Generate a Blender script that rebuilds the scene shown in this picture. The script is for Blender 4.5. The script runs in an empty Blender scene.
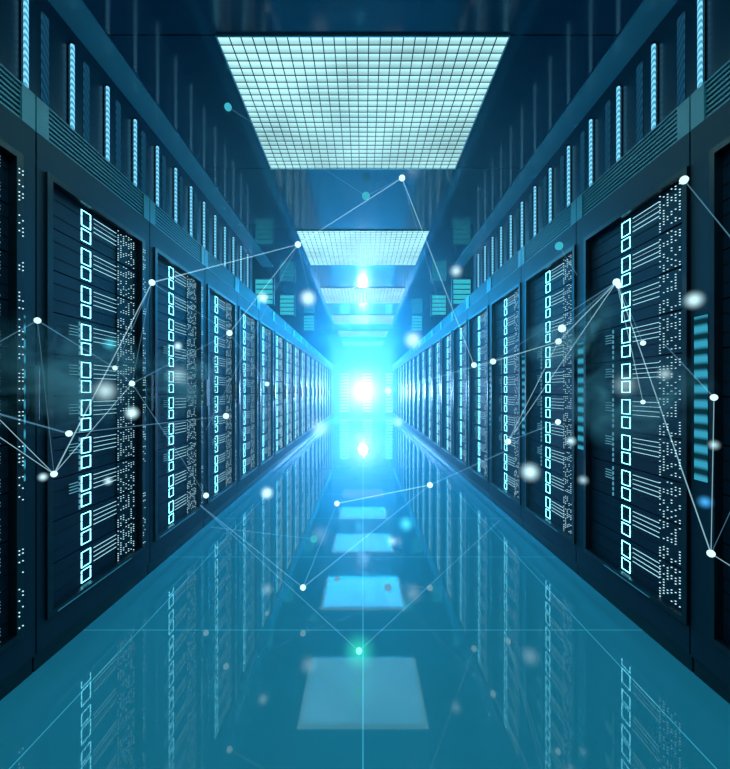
import bpy, bmesh, math, random
from mathutils import Vector, Matrix
random.seed(7)
sc = bpy.context.scene
C = sc.collection
R = math.radians

# ------------------------------------------------------------------ room constants (metres; camera at the origin of x and y)
F = 420.0            # focal length in pixels of the 730 px wide frame
EYE = 1.066          # camera height
X = 1.24             # half the aisle
CEIL = 3.025
RACK_H = 2.19
W = 0.85             # rack pitch
Z0 = 1.593           # seam before the first whole rack
END = 18.7           # face of the end row
OUT = 3.3            # side walls behind the racks

# ------------------------------------------------------------------ materials
def new_mat(name):
    m = bpy.data.materials.new(name); m.use_nodes = True
    m.node_tree.nodes.clear()
    return m, m.node_tree.nodes, m.node_tree.links

def pbr(name, col, rough=0.4, metal=0.0, spec=0.5, noise=0.0, nscale=4.0, coat=0.0, ior=1.5):
    m, N, L = new_mat(name)
    out = N.new('ShaderNodeOutputMaterial'); b = N.new('ShaderNodeBsdfPrincipled')
    b.inputs['Base Color'].default_value = (*col, 1); b.inputs['Roughness'].default_value = rough
    b.inputs['Metallic'].default_value = metal; b.inputs['Specular IOR Level'].default_value = spec
    b.inputs['IOR'].default_value = ior
    b.inputs['Coat Weight'].default_value = coat; b.inputs['Coat Roughness'].default_value = 0.05
    if noise:
        tc = N.new('ShaderNodeTexCoord'); nz = N.new('ShaderNodeTexNoise'); nz.inputs['Scale'].default_value = nscale
        nz.inputs['Detail'].default_value = 5
        mx = N.new('ShaderNodeMix'); mx.data_type = 'RGBA'
        mx.inputs[6].default_value = (*[c * (1 - noise) for c in col], 1); mx.inputs[7].default_value = (*[min(1, c * (1 + noise)) for c in col], 1)
        L.new(tc.outputs['Object'], nz.inputs['Vector']); L.new(nz.outputs['Fac'], mx.inputs[0]); L.new(mx.outputs[2], b.inputs['Base Color'])
        mr = N.new('ShaderNodeMapRange'); mr.inputs[3].default_value = rough * 0.8; mr.inputs[4].default_value = rough * 1.25
        L.new(nz.outputs['Fac'], mr.inputs[0]); L.new(mr.outputs[0], b.inputs['Roughness'])
    L.new(b.outputs[0], out.inputs[0])
    return m

def glow(name, col, strength):
    m, N, L = new_mat(name)
    out = N.new('ShaderNodeOutputMaterial'); e = N.new('ShaderNodeEmission')
    e.inputs[0].default_value = (*col, 1); e.inputs[1].default_value = strength
    L.new(e.outputs[0], out.inputs[0])
    return m

def math_node(N, L, op, a, b=None):
    n = N.new('ShaderNodeMath'); n.operation = op
    for i, v in enumerate((a, b)):
        if v is None: continue
        if isinstance(v, (int, float)): n.inputs[i].default_value = v
        else: L.new(v, n.inputs[i])
    return n.outputs[0]

def tiled(name, col, seam, rough, px, ox, py, oy, wseam, spec=0.5, ior=1.5, seam_glow=0.0, noise=.12):
    """glossy tiles with thin seams every px along x and py along y (object coordinates)"""
    m, N, L = new_mat(name)
    out = N.new('ShaderNodeOutputMaterial'); b = N.new('ShaderNodeBsdfPrincipled')
    tc = N.new('ShaderNodeTexCoord'); sp = N.new('ShaderNodeSeparateXYZ'); L.new(tc.outputs['Object'], sp.inputs[0])
    def line(axis, p, o, w):
        v = math_node(N, L, 'SUBTRACT', sp.outputs[axis], o)
        v = math_node(N, L, 'PINGPONG', v, p / 2)     # 0 on a seam
        return math_node(N, L, 'LESS_THAN', v, w / 2)
    s = math_node(N, L, 'MAXIMUM', line(0, px, ox, wseam), line(1, py, oy, wseam))
    nz = N.new('ShaderNodeTexNoise'); nz.inputs['Scale'].default_value = 1.3; nz.inputs['Detail'].default_value = 6
    L.new(tc.outputs['Object'], nz.inputs['Vector'])
    m0 = N.new('ShaderNodeMix'); m0.data_type = 'RGBA'; L.new(nz.outputs['Fac'], m0.inputs[0])
    m0.inputs[6].default_value = (*[c * (1 - noise) for c in col], 1); m0.inputs[7].default_value = (*[c * (1 + noise) for c in col], 1)
    m1 = N.new('ShaderNodeMix'); m1.data_type = 'RGBA'; L.new(s, m1.inputs[0]); L.new(m0.outputs[2], m1.inputs[6]); m1.inputs[7].default_value = (*seam, 1)
    L.new(m1.outputs[2], b.inputs['Base Color'])
    mr = N.new('ShaderNodeMapRange'); mr.inputs[3].default_value = rough * .8; mr.inputs[4].default_value = rough * 1.3
    L.new(nz.outputs['Fac'], mr.inputs[0]); L.new(mr.outputs[0], b.inputs['Roughness'])
    b.inputs['Specular IOR Level'].default_value = spec; b.inputs['IOR'].default_value = ior
    L.new(b.outputs[0], out.inputs[0])
    return m

M = {}
M['floor'] = tiled('floor tiles', (.045, .29, .36), (.28, .80, .90), .03, 1.0, 0.0, .833, 1.881 - .833 * 4, .0038, ior=1.75)
M['ceiling'] = tiled('ceiling tiles', (.008, .075, .13), (.001, .006, .01), .08, 50.0, 25.0, 1.375, 2.305 - 1.375 * 3, .010, ior=1.6)
M['band'] = pbr('ceiling band paint', (.16, .45, .50), .25, noise=.1)
M['wall'] = pbr('dark blue wall', (.008, .05, .09), .3, noise=.2, nscale=2)
M['cabinet'] = pbr('dark teal cabinet steel', (.0035, .021, .041), .52, noise=.18, nscale=3, spec=.3)
M['panel_light'] = pbr('teal grille steel', (.07, .24, .29), .35, noise=.1)
M['black'] = pbr('black steel', (.003, .008, .014), .3)
M['dark'] = pbr('recess black', (.001, .003, .006), .7)
M['server'] = pbr('server front', (.003, .020, .042), .6, noise=.25, nscale=6, spec=.25)
M['louvre'] = pbr('louvre metal', (.004, .03, .045), .4)
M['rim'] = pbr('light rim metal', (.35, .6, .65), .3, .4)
M['square'] = glow('port frame glow', (.18, .78, 1.0), 6.5)
M['bar'] = glow('status bar glow', (.40, .85, 1.0), 1.15)
M['dot'] = glow('indicator glow', (.50, .90, 1.0), 1.3)
M['tick'] = glow('dim tick glow', (.15, .55, .75), .55)
M['softbar'] = glow('soft blue bar', (.02, .30, .62), .55)
M['diffuser'] = glow('ceiling light diffuser', (.42, .88, .95), 1.1)
M['endglow'] = glow('end row shelf glow', (.10, .95, 1.0), 4.5)
M['side_reflection'] = glow('painted side reflection', (.05, .72, .88), .75)
M['node'] = glow('node white', (.62, .97, 1.0), 1.35)
M['node_teal'] = glow('node teal', (.06, .60, .78), .8)
def filament(name, col, strength):
    m, N, L = new_mat(name)
    out = N.new('ShaderNodeOutputMaterial'); e = N.new('ShaderNodeEmission'); t = N.new('ShaderNodeBsdfTransparent'); a = N.new('ShaderNodeAddShader')
    e.inputs[0].default_value = (*col, 1); e.inputs[1].default_value = strength
    L.new(e.outputs[0], a.inputs[0]); L.new(t.outputs[0], a.inputs[1]); L.new(a.outputs[0], out.inputs[0])
    return m
M['strand'] = filament('strand', (.45, .85, 1.0), .28)
M['strand_dim'] = filament('dim strand', (.18, .50, .75), .16)

def cells(name, col, lo, hi, p):
    m, N, L = new_mat(name)
    out = N.new('ShaderNodeOutputMaterial'); e = N.new('ShaderNodeEmission'); tc = N.new('ShaderNodeTexCoord'); sp = N.new('ShaderNodeSeparateXYZ')
    L.new(tc.outputs['Object'], sp.inputs[0])
    t = math_node(N, L, 'DIVIDE', sp.outputs[1], p); t = math_node(N, L, 'FRACT', t)
    t = math_node(N, L, 'SUBTRACT', 1.0, t); t = math_node(N, L, 'POWER', t, 1.6)
    nz = N.new('ShaderNodeTexNoise'); nz.inputs['Scale'].default_value = 1.6; L.new(tc.outputs['Object'], nz.inputs['Vector'])
    t = math_node(N, L, 'MULTIPLY', t, .55); u = math_node(N, L, 'MULTIPLY', nz.outputs['Fac'], .9); t = math_node(N, L, 'ADD', t, u)
    mr = N.new('ShaderNodeMapRange'); mr.inputs[1].default_value = .25; mr.inputs[2].default_value = 1.0; mr.inputs[3].default_value = lo; mr.inputs[4].default_value = hi
    L.new(t, mr.inputs[0]); L.new(mr.outputs[0], e.inputs[1]); e.inputs[0].default_value = (*col, 1)
    L.new(e.outputs[0], out.inputs[0])
    return m
M['diffuser'] = cells('ceiling light diffuser', (.44, .88, .94), .42, 1.6, 1.36 / 24)

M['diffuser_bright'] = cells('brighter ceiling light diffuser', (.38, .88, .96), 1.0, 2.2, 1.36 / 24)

def rope(name, col, s_hi, s_lo, scale):
    m, N, L = new_mat(name)
    out = N.new('ShaderNodeOutputMaterial'); e = N.new('ShaderNodeEmission')
    tc = N.new('ShaderNodeTexCoord'); sp = N.new('ShaderNodeSeparateXYZ'); L.new(tc.outputs['Object'], sp.inputs[0])
    t = math_node(N, L, 'MULTIPLY', sp.outputs[1], 1.4); t = math_node(N, L, 'ADD', t, sp.outputs[2])
    t = math_node(N, L, 'PINGPONG', t, scale)
    mr = N.new('ShaderNodeMapRange'); mr.inputs[1].default_value = scale * .25; mr.inputs[2].default_value = scale * .75
    mr.inputs[3].default_value = s_lo; mr.inputs[4].default_value = s_hi
    L.new(t, mr.inputs[0]); L.new(mr.outputs[0], e.inputs[1]); e.inputs[0].default_value = (*col, 1)
    L.new(e.outputs[0], out.inputs[0])
    return m
M['tube'] = rope('light strip glow', (.16, .60, .92), 1.5, .55, .016)
M['softbar'] = rope('soft blue bar', (.06, .60, .90), .60, .05, .0275)
M['ghost'] = rope('painted strip reflection', (.02, .17, .34), .42, .22, .024)

# ------------------------------------------------------------------ mesh helpers
class MB:
    def __init__(s): s.bm = bmesh.new(); s.mats = []
    def mi(s, m):
        if m not in s.mats: s.mats.append(m)
        return s.mats.index(m)
    def box(s, x0, x1, y0, y1, z0, z1, m):
        i = s.mi(m); v = [s.bm.verts.new((x, y, z)) for x in (x0, x1) for y in (y0, y1) for z in (z0, z1)]
        for f in ((0, 1, 3, 2), (4, 6, 7, 5), (0, 4, 5, 1), (2, 3, 7, 6), (0, 2, 6, 4), (1, 5, 7, 3)):
            s.bm.faces.new([v[k] for k in f]).material_index = i
        return s
    def ring(s, x0, x1, z0, z1, tx, tz, y0, y1, m):
        """one rectangular frame in the x-z plane"""
        i = s.mi(m); o = [(x0, z0), (x1, z0), (x1, z1), (x0, z1)]; n = [(x0 + tx, z0 + tz), (x1 - tx, z0 + tz), (x1 - tx, z1 - tz), (x0 + tx, z1 - tz)]
        V = [[s.bm.verts.new((a, y, b)) for a, b in ring] for y in (y0, y1) for ring in (o, n)]
        of, nf, ob, nb = V
        for k in range(4):
            j = (k + 1) % 4
            for q in ((of[k], of[j], nf[j], nf[k]), (ob[j], ob[k], nb[k], nb[j]), (of[j], of[k], ob[k], ob[j]), (nf[k], nf[j], nb[j], nb[k])):
                s.bm.faces.new(q).material_index = i
        return s
    def cyl(s, a, b, r, m, n=8):
        i = s.mi(m); a = Vector(a); b = Vector(b); d = (b - a).normalized()
        q = d.to_track_quat('Z', 'Y').to_matrix()
        A = [[s.bm.verts.new(p + q @ Vector((r * math.cos(t * 2 * math.pi / n), r * math.sin(t * 2 * math.pi / n), 0))) for t in range(n)] for p in (a, b)]
        for k in range(n):
            f = s.bm.faces.new((A[0][k], A[0][(k + 1) % n], A[1][(k + 1) % n], A[1][k])); f.material_index = i; f.smooth = True
        s.bm.faces.new(A[0][::-1]).material_index = i; s.bm.faces.new(A[1]).material_index = i
        return s
    def ball(s, c, r, m, u=14, v=10):
        i = s.mi(m); g = bmesh.ops.create_uvsphere(s.bm, u_segments=u, v_segments=v, radius=r, matrix=Matrix.Translation(c))
        for f in {f for w in g['verts'] for f in w.link_faces}: f.material_index = i; f.smooth = True
        return s
    def bevel(s, w):
        bmesh.ops.bevel(s.bm, geom=list(s.bm.edges), offset=w, segments=2, affect='EDGES', profile=.5); return s
    def mesh(s, name):
        bmesh.ops.recalc_face_normals(s.bm, faces=s.bm.faces)
        me = bpy.data.meshes.new(name); s.bm.to_mesh(me); s.bm.free()
        for m in s.mats: me.materials.append(m)
        return me
    def build(s, name, parent=None):
        return link(name, s.mesh(name), parent)

def link(name, data, parent=None):
    o = bpy.data.objects.new(name, data); C.objects.link(o)
    if parent is not None: o.parent = parent
    return o
def tag(o, label=None, cat=None, group=None, kind=None):
    for k, v in (('label', label), ('category', cat), ('group', group), ('kind', kind)):
        if v: o[k] = v
    return o
def empty(name, loc=(0, 0, 0), rz=0):
    o = bpy.data.objects.new(name, None); C.objects.link(o); o.location = loc; o.rotation_euler = (0, 0, rz); o.empty_display_size = .1
    return o
def children(o): return KIDS.get(o.name, [])
KIDS = {}
def index_kids():
    KIDS.clear()
    for o in C.objects:
        if o.parent: KIDS.setdefault(o.parent.name, []).append(o)
def copy_tree(o, parent=None):
    kids = list(children(o)); c = o.copy(); C.objects.link(c); c.parent = parent
    for ch in kids: copy_tree(ch, c)
    return c

# ------------------------------------------------------------------ the setting
def slab(name, x0, x1, y0, y1, z0, z1, m): return tag(MB().box(x0, x1, y0, y1, z0, z1, m).build(name), kind='structure')
BACK = -1.6
slab('floor', -OUT, OUT, BACK, END + 1.3, -.1, 0, M['floor'])
slab('ceiling', -OUT, OUT, BACK, END + 1.3, CEIL, CEIL + .1, M['ceiling'])
slab('wall_left', -OUT - .1, -OUT, BACK, END + 1.3, 0, CEIL, M['wall'])
slab('wall_right', OUT, OUT + .1, BACK, END + 1.3, 0, CEIL, M['wall'])
slab('wall_back', -OUT, OUT, END + 1.2, END + 1.3, 0, CEIL, M['wall'])
slab('wall_front', -OUT, OUT, BACK - .1, BACK, 0, CEIL, M['wall'])
BX = 1.264 * X; BEND = 5.95
for s, nm in ((-1, 'left'), (1, 'right')):      # bulkheads that stand on the first racks, and the pale band under the ceiling beside them
    a, b = sorted((s * BX, s * (BX + .12)))
    slab('wall_bulkhead_' + nm, a, b, BACK, BEND, RACK_H + .002, CEIL - .001, M['wall'])
    a, b = sorted((s * 1.13 * X, s * (BX - .001)))
    slab('trim_1' if s < 0 else 'trim_2', a, b, BACK, BEND + .6, CEIL - .012, CEIL - .001, M['band'])

ORD = 'first second third fourth fifth sixth seventh eighth ninth tenth eleventh twelfth thirteenth fourteenth fifteenth sixteenth seventeenth eighteenth nineteenth twentieth twenty-first twenty-second twenty-third twenty-fourth'.split()

# ------------------------------------------------------------------ server racks
SX, SZ = .0044, .0024
UN = 10; UP = .171; UTOP = 1.905; OB, OT = .178, 1.925
def unit_meshes(side):
    """a server unit: front plate, port frames, line display, dot display, ticks; side 'l' or 'r' shifts the lights"""
    du = 0.0 if side == 'l' else .108
    o0, o1 = (.055, .770) if side == 'l' else (.110, .845)
    d = {}
    b = MB(); b.box(o0, o1, .022, .42, -UP + .002, -.003, M['server'])
    b.box(o0 + .012, o1 - .012, .0195, .022, -.052, -.050, M['dark']); b.box(o0 + .012, o1 - .012, .0195, .022, -.118, -.116, M['dark'])
    d['plate'] = b.mesh('server_unit')
    d['big'] = MB().ring(.287 + du, .353 + du, -.020 - .070, -.020, SX, SZ, .0205, .0222, M['square']).mesh('port_frame')
    d['small'] = MB().ring(.287 + du, .353 + du, -.103 - .055, -.103, SX, SZ, .0205, .0222, M['square']).mesh('port_frame')
    b = MB()
    for k in range(4): b.box(.373 + du, .552 + du, .0195, .0222, -.028 - .0205 * k - .0020, -.028 - .0205 * k, M['bar'])
    d['lines'] = b.mesh('line_display')
    return d, du
def dots_mesh(du, seed, lo=.56, hi=.705, p=.56):
    rnd = random.Random(seed); b = MB()
    for r in range(14):
        z = -.012 - r * .0115
        for c in range(7):
            if rnd.random() < p:
                x = lo + du + (hi - lo) * c / 6 * (1 if du == 0 else .92)
                b.box(x - .0022, x + .0022, .013, .019, z - .0024, z, M['dot'])
    b.box(lo + du - .006, hi + du + .006, .017, .0215, -.168, -.006, M['server'])
    return b.mesh('dot_display')
def ticks_mesh(du, seed):
    rnd = random.Random(seed); b = MB(); x = .205 + du * .6
    for k in range(4): b.box(x, x + .052, .013, .019, -.04 - k * .013, -.0375 - k * .013, M['tick'])
    for k in range(6): b.box(x + .062, x + .066, .013, .019, -.015 - k * .026 - .017, -.015 - k * .026, M['tick'])
    return b.mesh('tick_display')

def make_rack(side, full=True, name='server_rack'):
    root = empty(name)
    o0, o1 = (.045, .780) if side == 'l' else (.100, .855 - .006)
    g = .004; d = 1.0
    b = MB()
    b.box(g, W - g, .06, d, RACK_H - .03, RACK_H, M['cabinet']); b.box(g, W - g, .0, d, .07, OB, M['cabinet'])
    b.box(g, W - g, 0, .03, OT, 2.055, M['cabinet']); b.box(g, o0, 0, d, OB, OT, M['cabinet'])
    if o1 < W - .02: b.box(o1, W - g, 0, d, OB, OT, M['cabinet'])
    b.box(g, W - g, d - .02, d, OB, RACK_H - .03, M['cabinet'])
    b.build('cabinet_body', root)
    MB().box(g, W - g, .012, d, 0, .07, M['black']).build('plinth', root)
    b = MB().box(g, W - g, .03, .05, 2.055, RACK_H, M['dark'])
    b.box(g, .065, 0, .03, 2.055, RACK_H, M['panel_light']); b.box(W - .065, W - g, 0, .03, 2.055, RACK_H, M['panel_light'])
    b.box(.065, W - .065, 0, .03, RACK_H - .006, RACK_H, M['panel_light'])
    for k in range(7): b.box(.065, W - .065, .006, .028, 2.06 + k * .0185, 2.0675 + k * .0185, M['panel_light'])
    b.build('louvre_grille', root)
    b = MB().ring(o0, min(o1, W - g), OB, OT, .030 if side == 'l' else .022, .022, -.010, .020, M['black'])
    b.build('door_frame', root)
    hx = .812 if side == 'l' else .838
    if side == 'l':
        b = MB().box(hx - .016, hx + .016, -.034, -.012, .955, 1.165, M['black']).bevel(.006)
        b.box(hx - .006, hx + .006, -.014, .001, .97, .985, M['black']).box(hx - .006, hx + .006, -.014, .001, 1.135, 1.15, M['black'])
        b.build('door_handle', root)
    lx0, lx1 = (.784, .797) if side == 'l' else (.024, .082)
    b = MB()
    b.box(lx0, lx1, -.003, .001, .74, 1.345, M['softbar'])
    b.build('status_light_bar', root)
    b = MB(); rnd = random.Random(3)
    if side == 'l':
        for k in range(120):
            if rnd.random() < .55:
                for c in range(2):
                    if rnd.random() < .7: b.box(.757 + c * .016, .760 + c * .016, -.013, -.009, .22 + k * .0138, .2235 + k * .0138, M['dot'])
        b.build('frame_indicator', root)
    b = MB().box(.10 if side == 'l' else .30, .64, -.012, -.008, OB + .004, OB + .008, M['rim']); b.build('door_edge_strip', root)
    U, du = unit_meshes(side)
    dm = [dots_mesh(du, s) for s in (1, 2, 3)]; tm = ticks_mesh(du, 4)
    for i in range(UN):
        z = UTOP - i * UP
        u = link('server_unit', U['plate'], root); u.location = (0, 0, z)
        if full:
            link('port_frame', U['big'], u); link('port_frame', U['small'], u); link('line_display', U['lines'], u); link('dot_display', dm[i % 3], u)
            if 3 <= i <= 7: link('tick_display', tm, u)
    return root
def far_unit(side):
    """units of the distant racks: the lights are part of the unit's front"""
    _, du = unit_meshes(side); o0, o1 = (.055, .770) if side == 'l' else (.110, .845)
    b = MB(); b.box(o0, o1, .022, .30, -UP + .002, -.003, M['server'])
    b.ring(.287 + du, .353 + du, -.090, -.020, SX, SZ, .0205, .0222, M['square']); b.ring(.287 + du, .353 + du, -.158, -.103, SX, SZ, .0205, .0222, M['square'])
    for k in range(4): b.box(.373 + du, .552 + du, .013, .019, -.0316 - .0205 * k, -.028 - .0205 * k, M['bar'])
    rnd = random.Random(9)
    for r in range(10):
        for c in range(5):
            if rnd.random() < .6: x = .56 + du + .03 * c; b.box(x - .004, x + .004, .013, .019, -.018 - r * .015, -.012 - r * .015, M['dot'])
    return b.mesh('server_unit')

NR = 20
protos = {}
for side in 'lr':
    p = make_rack(side); q = make_rack(side, full=False)
    fu = far_unit(side)
    for ch in C.objects:
        if ch.parent is q and ch.name.startswith('server_unit'): ch.data = fu
    protos[side] = (p, q)
index_kids()
for side in 'lr':
    p, q = protos[side]; usedp = usedq = False
    for k in range(-1, NR - 1):
        y = Z0 + W * k
        if k < 5: r = p if not usedp else copy_tree(p); usedp = True
        else: r = q if not usedq else copy_tree(q); usedq = True
        if side == 'l': r.location = (-X, y, 0); r.rotation_euler = (0, 0, R(90))
        else: r.location = (X, y + W, 0); r.rotation_euler = (0, 0, R(-90))
        row = 'left row' if side == 'l' else 'right row'
        tag(r, 'dark teal server rack with square port lights, %s from the front in the %s' % (ORD[k + 1], row), 'server rack', 'server racks in the %s' % row)

# end row of glowing cabinets facing down the aisle
def end_cabinet():
    root = empty('end_cabinet')
    w = 1.01
    b = MB().box(.004, w - .004, .05, .9, 0, RACK_H, M['cabinet'])
    b.ring(.004, w - .004, .0, RACK_H, .26, .10, 0, .05, M['cabinet']); b.build('cabinet_body', root)
    for k in range(13):
        z = .16 + k * .138; s = MB(); n = 8
        i = s.mi(M['endglow'])
        pts = [(.30 + .41 * t / n, .022 * math.sin(math.pi * t / n)) for t in range(n + 1)]
        V = [[s.bm.verts.new((x, y, z + h + dz)) for x, h in pts] for y in (.02, .049) for dz in (0, .07)]
        for t in range(n):
            s.bm.faces.new((V[0][t], V[0][t + 1], V[1][t + 1], V[1][t])); s.bm.faces.new((V[1][t], V[1][t + 1], V[3][t + 1], V[3][t]))
            s.bm.faces.new((V[0][t], V[2][t], V[2][t + 1], V[0][t + 1])); s.bm.faces.new((V[2][t], V[3][t], V[3][t + 1], V[2][t + 1]))
        for e in (0, n): s.bm.faces.new((V[0][e], V[1][e], V[3][e], V[2][e]))
        s.build('shelf_light', root)
    return root
ec = end_cabinet(); index_kids()
EL = ['behind the left row', 'on the left side of the aisle end', 'in the middle of the aisle end', 'on the right side of the aisle end', 'behind the right row']
for i in range(5):
    r = ec if i == 0 else copy_tree(ec)
    r.location = (-2.345 + i * 1.02, END, 0)
    tag(r, 'cabinet with glowing cyan shelves, %s' % EL[i], 'cabinet', 'glowing cabinets at the end of the aisle')

# ------------------------------------------------------------------ ceiling lights
def ceiling_light():
    root = empty('ceiling_light'); w, d = 1.60, 1.36
    MB().box(-w / 2, w / 2, 0, d, .0062, .010, M['diffuser']).build('diffuser', root)
    b = MB(); b.box(-w / 2 - .008, w / 2 + .008, -.008, 0, -.001, .012, M['rim']).box(-w / 2 - .008, w / 2 + .008, d, d + .008, -.001, .012, M['rim'])
    b.box(-w / 2 - .008, -w / 2, 0, d, -.001, .012, M['rim']).box(w / 2, w / 2 + .008, 0, d, -.001, .012, M['rim']); b.build('frame', root)
    b = MB(); nx, ny = 25, 24
    for k in range(1, nx): x = -w / 2 + w * k / nx; b.box(x - .0028, x + .0028, 0, d, .002, .006, M['louvre'])
    for k in range(1, ny): y = d * k / ny; b.box(-w / 2, w / 2, y - .0022, y + .0022, .0024, .006, M['louvre'])
    b.build('louvre_grid', root)
    return root
cl = ceiling_light(); index_kids()
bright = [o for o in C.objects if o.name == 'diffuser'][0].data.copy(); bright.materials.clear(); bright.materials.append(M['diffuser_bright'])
CN = ['just above the upper picture edge', 'largest, at the front of the aisle', 'second in line after the largest one', 'third in line along the aisle', 'fourth in line along the aisle', 'fifth in line, small and far off', 'sixth in line, a thin bright bar', 'last in line near the glowing aisle end']
made = []
ys = [2.305 + 2.78 * k for k in range(-1, 6)]
for i, y in enumerate(ys):
    r = cl if i == 0 else copy_tree(cl)
    r.location = (.0, y, CEIL - .0125); made.append((r, i))
    tag(r, 'square cyan ceiling light with a dark grid, %s' % CN[i], 'ceiling light', 'ceiling lights along the aisle')

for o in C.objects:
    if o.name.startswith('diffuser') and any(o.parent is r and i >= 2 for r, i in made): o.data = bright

# ------------------------------------------------------------------ light strips on the bulkheads
def strip(side):
    root = empty('light_strip'); z0, z1 = RACK_H + .02, EYE + 1.18 * BX
    b = MB().cyl((0, 0, z0), (0, 0, z1), .0098, M['tube'], 10); b.build('tube', root)
    MB().cyl((0, 0, z0 - .012), (0, 0, z0), .014, M['black'], 10).build('end_cap', root)
    MB().cyl((0, 0, z1), (0, 0, z1 + .012), .014, M['black'], 10).build('end_cap', root)
    MB().box(.012 * side, .018 * side, -.012, .012, z0, z1, M['black']).build('mounting_rail', root)
    MB().box(.010 * side, .018 * side, .112, .155, z0, z1, M['ghost']).build('strip_reflection', root)  # faint ghost reflection of the strip, painted as a glowing bar
    return root
for s, nm in ((-1, 'left'), (1, 'right')):
    p = strip(s); index_kids()
    for k in range(13):
        r = p if k == 0 else copy_tree(p)
        r.location = (s * (BX - .019), 1.93 + .309 * (k - (0 if s < 0 else 0)), 0)
        tag(r, 'upright glowing blue light strip above the %s racks, %s from the front' % (nm, ORD[k]), 'light strip', 'light strips above the %s racks' % nm)

# cyan reflections above the racks, built as glowing panels with added hanger rods
def side_panel():
    root = empty('reflection_panel'); w, h = .30, .42
    b = MB().ring(0, w, 0, h, .02, .02, 0, .05, M['wall']); b.build('frame', root)
    b = MB()
    for k in range(5): b.box(.02, w - .02, .012, .03, .022 + k * .077, .022 + k * .077 + .056, M['side_reflection'])
    b.build('reflection_bars', root)
    for x in (.05, w - .05): MB().cyl((x, .03, h), (x, .03, h + .9), .006, M['black'], 6).build('hanger_rod', root)
    return root
sp_ = side_panel(); index_kids(); first = True
for s, nm in ((-1, 'left'), (1, 'right')):
    for j, (lat, y, z, pos) in enumerate(((99, 6.3, 2.37, 'first'), (76, 7.9, 2.5, 'second'), (54, 10.6, 2.60, 'third'))):
        r = sp_ if first else copy_tree(sp_); first = False
        cx = s * lat * y / F
        r.location = (cx - .15, y, z); 
        tag(r, 'dim cyan painted reflection panel above the %s racks, %s from the front' % (nm, pos), 'panel', 'painted reflection panels above the racks')
        for ch in children(r): pass
index_kids()
for o in list(C.objects):
    if o.parent and o.name.startswith('hanger_rod'):
        top = CEIL - o.parent.location.z; h = .42
        o.scale = (1, 1, 1); o.location.z = 0
        me = o.data.copy(); o.data = me
        for v in me.vertices:
            if v.co.z > h + .1: v.co.z = top

# ------------------------------------------------------------------ floating points and the strands between them
def P(px, py, y):
    """the place at distance y along the aisle on the sight line through a pixel of the photograph"""
    return Vector(((px - 363) * y / F, y, EYE + (392 - py) * y / F))
node_cache = {}
def network(name, label, nodes, edges, group=None):
    c = Vector((0, 0, 0))
    pts = [P(a, b, y) for a, b, y, r, m in nodes]
    c = sum(pts, Vector()) / len(pts)
    root = empty(name, c); tag(root, label, 'light network', 'networks of glowing points')
    for p, (a, b, y, r, m) in zip(pts, nodes):
        if r > 0:
            o = MB().ball((0, 0, 0), .86 * r * y / F, M[m]).build('glowing_point', root); o.location = p - c
    for i, j, w, m in edges:
        A, B = pts[i], pts[j]; ym = (A.y + B.y) / 2
        MB().cyl(A - c, B - c, w * .7 * ym / F / 2, M[m], 6).build('light_strand', root)
N1 = [(402, 178, 3.7, 3.6, 'node'), (298, 244.5, 3.6, 3.6, 'node'), (152, 282.5, 2.0, 3.6, 'node'), (54, 474, 1.5, 3.6, 'node'), (37.5, 320.5, 1.42, 3.6, 'node'),
      (132, 383.5, 1.9, 3.2, 'node'), (115, 368, 1.8, 2.8, 'node'), (69, 433.5, 1.5, 3.6, 'node'), (229.5, 333, 3.0, 3.4, 'node'), (206, 495.5, 2.6, 3.2, 'node'),
      (226, 416, 3.0, 3.4, 'node'), (267, 384, 4.2, 2.6, 'node'), (-8, 412, 1.25, 0, 'node'), (-8, 432, 1.25, 0, 'node'), (-8, 346, 1.25, 0, 'node'), (474, 365, 3.9, 3.2, 'node'),
      (366, 196, 4.0, 4.6, 'node_teal'), (228, 107, 2.7, 4.2, 'node_teal'), (206, 430, 2.9, 0, 'node'), (314, 310, 5, 0, 'node'), (444, 320, 4.2, 0, 'node')]
E1 = [(0, 1, 1.1, 'strand'), (1, 2, 1.3, 'strand'), (2, 3, 1.5, 'strand'), (2, 5, .7, 'strand_dim'), (4, 6, 1.4, 'strand_dim'), (4, 3, .7, 'strand_dim'), (3, 12, 1.0, 'strand'), (3, 13, 1.0, 'strand'),
      (4, 14, 1.2, 'strand_dim'), (7, 12, 2.6, 'strand_dim'), (7, 10, 1.2, 'strand_dim'), (5, 3, 1.0, 'strand'), (5, 8, 1.1, 'strand_dim'), (5, 9, 1.0, 'strand_dim'), (8, 2, .9, 'strand_dim'), (8, 1, .9, 'strand'),
      (1, 18, .8, 'strand_dim'), (1, 19, .8, 'strand_dim'), (8, 11, 1.0, 'strand_dim'), (0, 15, 1.0, 'strand'), (0, 20, .8, 'strand_dim'), (16, 0, .7, 'strand_dim'), (16, 17, .6, 'strand_dim'), (5, 6, 1.2, 'strand_dim'), (2, 6, .9, 'strand_dim')]
network('light_network', 'web of white glowing points and strands before the left racks, reaching up to the ceiling', N1, E1)
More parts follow.
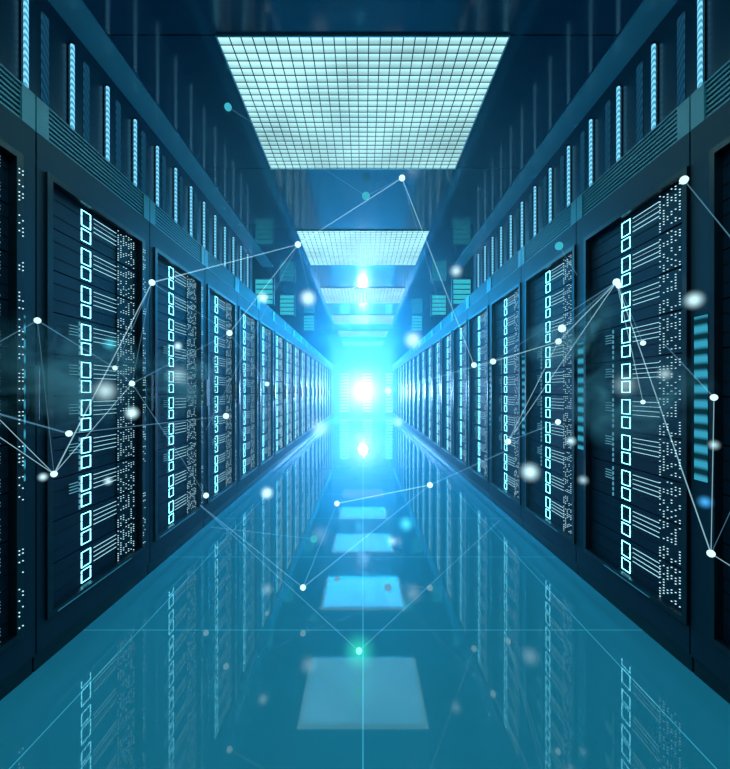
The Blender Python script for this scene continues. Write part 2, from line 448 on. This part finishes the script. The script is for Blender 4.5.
N2 = [(388, 391, 4.6, 4.2, 'node'), (493, 361.5, 3.3, 3.4, 'node'), (558.5, 341.5, 2.3, 3.6, 'node'), (562, 328.5, 2.28, 4.4, 'node'), (616.5, 282, 1.8, 4.0, 'node'), (619, 285.5, 1.78, 3.4, 'node'),
      (558, 422, 2.3, 3.2, 'node'), (508, 441.5, 3.0, 3.4, 'node'), (714, 397.5, 1.33, 3.8, 'node'), (711, 553.5, 1.33, 4.2, 'node'), (684, 180, 1.45, 4.6, 'node'), (643, 402, 1.65, 2.6, 'node'),
      (745, 255, 1.2, 0, 'node'), (745, 575, 1.2, 0, 'node'), (745, 480, 1.2, 0, 'node'), (559, 246, 2.3, 4.6, 'node_teal'), (665, 345, 1.5, 0, 'node'), (643, 343, 1.68, 3.0, 'node'), (577, 275, 2.2, 0, 'node')]
E2 = [(0, 1, 2.0, 'strand_dim'), (1, 2, 1.2, 'strand'), (2, 4, 1.3, 'strand'), (1, 4, 1.0, 'strand_dim'), (4, 7, .9, 'strand'), (2, 7, .9, 'strand'), (4, 9, 1.4, 'strand'), (7, 6, 1.3, 'strand_dim'), (8, 9, .9, 'strand'),
      (4, 11, .8, 'strand'), (10, 12, 1.5, 'strand_dim'), (9, 13, 1.1, 'strand'), (9, 14, .8, 'strand_dim'), (8, 16, 1.4, 'strand_dim'), (3, 4, 1.2, 'strand_dim'), (15, 18, .8, 'strand_dim'), (5, 17, .8, 'strand_dim')]
network('light_network', 'web of white glowing points and strands before the right racks', N2, E2)
N3 = [(303, 587.5, 2.05, 3.4, 'node'), (337, 503.5, 3.0, 3.2, 'node'), (430, 485, 3.1, 3.4, 'node'), (359, 651, 1.6, 3.6, 'green'), (508, 450, 3.2, 0, 'node'), (200, 505, 2.2, 0, 'node'), (500, 520, 2.3, 0, 'node'), (314, 539, 2.4, 4.2, 'node_teal'), (210, 527, 2.2, 0, 'node')]
M['green'] = glow('node green', (.2, 1.0, .75), 1.6)
E3 = [(0, 1, 1.0, 'strand_dim'), (0, 2, 1.8, 'strand_dim'), (1, 2, 1.4, 'strand'), (0, 5, 1.4, 'strand_dim'), (2, 4, 1.8, 'strand_dim'), (3, 5, .9, 'strand_dim'), (3, 6, .9, 'strand_dim'), (7, 8, .7, 'strand_dim')]
network('light_network', 'web of glowing points hovering low over the middle of the floor, one of them green', N3, E3)

# soft glowing orbs: blurred light spots painted as emitting volumes, brightest at the centre
def puff(name, col, dens):
    m, N, L = new_mat(name)
    out = N.new('ShaderNodeOutputMaterial'); e = N.new('ShaderNodeEmission'); e.inputs[0].default_value = (*col, 1)
    tc = N.new('ShaderNodeTexCoord'); ln = N.new('ShaderNodeVectorMath'); ln.operation = 'LENGTH'
    L.new(tc.outputs['Object'], ln.inputs[0])
    a = math_node(N, L, 'SUBTRACT', 1.0, ln.outputs['Value']); a = math_node(N, L, 'MAXIMUM', a, 0.0)
    a = math_node(N, L, 'POWER', a, 2.0); a = math_node(N, L, 'MULTIPLY', a, dens)
    L.new(a, e.inputs[1]); L.new(e.outputs[0], out.inputs['Volume'])
    return m
def ellipsoid_mesh():
    return MB().ball((0, 0, 0), 1.0, M['node'], 20, 14).mesh('orb')
unit_ball = ellipsoid_mesh()
def orb(px, py, y, rpx, kind, label, gain=1.0, name='light_orb', cat='light orb', group='soft glowing orbs floating in the aisle'):
    r = rpx * y / F
    cols = {'w': (.58, .92, 1.0), 'c': (.08, .75, .95), 'b': (.05, .35, .75), 'g': (.05, .9, .45)}
    key = ('puff', kind, round(gain / r, 2))
    if key not in M: M[key] = puff('orb glow ' + kind, cols[kind], 2.6 * gain / r)
    me = unit_ball.copy(); me.materials.clear(); me.materials.append(M[key])
    o = link(name, me); o.location = P(px, py, y); o.scale = (r, r, r)
    return tag(o, label, cat, group)
OR = [
 (263, 298, 4.2, 8, 'w', 'small soft white orb just below the highest point of the left racks', 1), (308, 298, 5, 12, 'w', 'soft white orb beside the second ceiling light', 1),
 (456, 271, 4.6, 9, 'w', 'faint white orb between the second ceiling light and the right bulkhead', .7), (413, 340, 6, 13, 'w', 'large soft white orb level with the far ceiling lights, right of them', .9),
 (267, 493, 3, 9, 'w', 'bright soft orb low over the floor beside the left row', 1), (320, 428, 5, 15, 'w', 'wide pale orb below and left of the bright burst', .45),
 (132, 413, 1.9, 9, 'w', 'bright soft orb before the dot displays of the second left rack', 1), (105, 391, 1.75, 15, 'w', 'large glowing orb before the port lights of the second left rack', .6),
 (43, 477, 1.45, 6, 'w', 'small soft orb close to the lowest white point of the left web', .8), (108, 481, 1.7, 6, 'w', 'tiny faint orb under the large glowing orb at the second left rack', .6),
 (178, 346, 2.3, 6, 'w', 'small soft orb before the third left rack', .8), (530, 472, 2.6, 13, 'w', 'bright soft orb low before the fourth right rack', .9),
 (571, 441, 2.1, 7, 'w', 'small pale orb low before the third right rack', .6), (583, 480, 2.0, 7, 'w', 'faint pale orb lowest before the third right rack', .4),
 (694, 300, 1.4, 12, 'w', 'soft white orb before the seam of the frontmost right racks', .8), (665, 374, 1.5, 9, 'w', 'faint wide orb before the dot displays of the second right rack', .4),
 (705, 502, 1.3, 9, 'b', 'dim blue orb before the frontmost right rack, above the lowest white point', .8), (714, 445, 1.3, 7, 'w', 'small faint orb before the frontmost right rack under a white point', .5),
 (406, 524, 2.6, 11, 'c', 'cyan orb hovering over the floor right of the centre seam', .6), (392, 541, 2.5, 7, 'w', 'faint white orb just below the cyan orb over the floor', .4),
 (398, 422, 5, 8, 'w', 'small pale orb just below and right of the bright burst', .5), (359, 437, 5, 8, 'c', 'small cyan orb straight below the bright burst', .9),
 (359, 651, 1.6, 22, 'g', 'green glow around the lowest point over the centre seam of the floor', .35), (178, 375, 2.0, 14, 'w', 'faint wide orb of painted glow before the seam of the second and third left racks', .22),
 (110, 344, 1.7, 10, 'c', 'faint cyan orb before the upper port lights of the second left rack', .35), (625, 385, 1.75, 16, 'w', 'faint wide orb before the port lights of the second right rack', .25),
]
for a in OR: orb(*a)

# ------------------------------------------------------------------ the bright burst at the end of the aisle, and haze
cy = 16.0
b0 = orb(363, 391, cy, 30, 'w', 'dazzling white burst of light hanging at the far end of the aisle', .9, 'light_burst', 'light', None)
c0 = P(363, 391, cy)
def haze_box(name, x0, x1, y0, y1, z0, z1, col, dens, label, aniso=0.0):
    m, N, L = new_mat(name)
    out = N.new('ShaderNodeOutputMaterial'); v = N.new('ShaderNodeVolumeScatter')
    v.inputs['Color'].default_value = (*col, 1); v.inputs['Density'].default_value = dens; v.inputs['Anisotropy'].default_value = aniso
    L.new(v.outputs[0], out.inputs['Volume'])
    return tag(MB().box(x0, x1, y0, y1, z0, z1, m).build(name), label, 'haze', None, 'stuff')
haze_box('haze', -X + .04, X - .04, 2.2, END - .02, .004, CEIL - .06, (.35, .80, 1.0), .085, 'pale blue haze filling the aisle between the rack rows')

# drifting wisps of mist before the near racks
def mist_mat(dens):
    m, N, L = new_mat('drifting mist')
    out = N.new('ShaderNodeOutputMaterial'); v = N.new('ShaderNodeVolumeScatter'); v.inputs['Color'].default_value = (.45, .85, 1, 1)
    tc = N.new('ShaderNodeTexCoord'); ln = N.new('ShaderNodeVectorMath'); ln.operation = 'LENGTH'; L.new(tc.outputs['Object'], ln.inputs[0])
    a = math_node(N, L, 'SUBTRACT', 1.0, ln.outputs['Value']); a = math_node(N, L, 'MAXIMUM', a, 0.0)
    nz = N.new('ShaderNodeTexNoise'); nz.inputs['Scale'].default_value = 1.7; nz.inputs['Detail'].default_value = 4; nz.inputs['Distortion'].default_value = .8
    L.new(tc.outputs['Object'], nz.inputs['Vector'])
    n = math_node(N, L, 'SUBTRACT', nz.outputs['Fac'], .46); n = math_node(N, L, 'MAXIMUM', n, 0.0); n = math_node(N, L, 'MULTIPLY', n, 8.0)
    a = math_node(N, L, 'MULTIPLY', a, n); a = math_node(N, L, 'MULTIPLY', a, dens); L.new(a, v.inputs['Density']); L.new(v.outputs[0], out.inputs['Volume'])
    return m
mm = mist_mat(4.5)
for (px, py, y, sx, sy, sz, lab) in ((75, 375, 1.35, .16, .42, .20, 'thin pale mist drifting before the two frontmost left racks'), (185, 380, 2.4, .13, .50, .22, 'thin pale mist drifting before the third left rack'),
        (565, 335, 2.2, .14, .50, .22, 'thin pale mist drifting before the third right rack'), (625, 400, 1.35, .14, .34, .18, 'thin pale mist drifting before the second right rack')):
    me = unit_ball.copy(); me.materials.clear(); me.materials.append(mm)
    o = link('mist', me); o.location = P(px, py, y); o.scale = (sx, sy, sz); tag(o, lab, 'mist', None, 'stuff')

# ------------------------------------------------------------------ lamps
def point(loc, col, power, r=.15):
    d = bpy.data.lights.new('lamp', 'POINT'); d.color = col; d.energy = power; d.shadow_soft_size = r
    o = bpy.data.objects.new('lamp', d); C.objects.link(o); o.location = loc; return o
point(c0, (.14, .46, 1.0), 3600, .16)
for y in (.2, 2.98, 5.76, 8.54, 11.3, 14.1):        # lamps added under the fittings for the near floor and blue haze
    d = bpy.data.lights.new('fill_lamp', 'AREA'); d.shape = 'RECTANGLE'; d.size = 1.5; d.size_y = 1.3
    d.color = (.0, .36, 1.0) if y > 6 else (.02, .42, .9) if y > 4 else (.22, .80, .88); d.energy = {.2: 27, 2.98: 31, 5.76: 130, 8.54: 360, 11.3: 500, 14.1: 500}[y]
    o = bpy.data.objects.new('fill_lamp', d); C.objects.link(o); o.location = (0, y, CEIL - .06)

w = bpy.data.worlds.new('world'); sc.world = w; w.use_nodes = True
w.node_tree.nodes['Background'].inputs[0].default_value = (.01, .05, .09, 1); w.node_tree.nodes['Background'].inputs[1].default_value = 0.0

# ------------------------------------------------------------------ camera
cd = bpy.data.cameras.new('camera'); cam = bpy.data.objects.new('camera', cd); C.objects.link(cam)
cam.location = (0, 0, EYE); cam.rotation_euler = (R(90), 0, 0)
cd.sensor_fit = 'HORIZONTAL'; cd.sensor_width = 36; cd.lens = 36 * F / 730
cd.shift_x = 2 / 730; cd.shift_y = 7.5 / 730; cd.clip_start = .02; cd.clip_end = 100
sc.camera = cam
sc.view_settings.view_transform = 'Standard'; sc.view_settings.look = 'None'; sc.view_settings.gamma = 1
sc.view_settings.exposure = 0; sc.view_settings.use_curve_mapping = False
sc.cycles.max_bounces = 6; sc.cycles.volume_bounces = 0; sc.cycles.transparent_max_bounces = 24
sc.cycles.use_denoising = True; sc.cycles.sample_clamp_indirect = 6
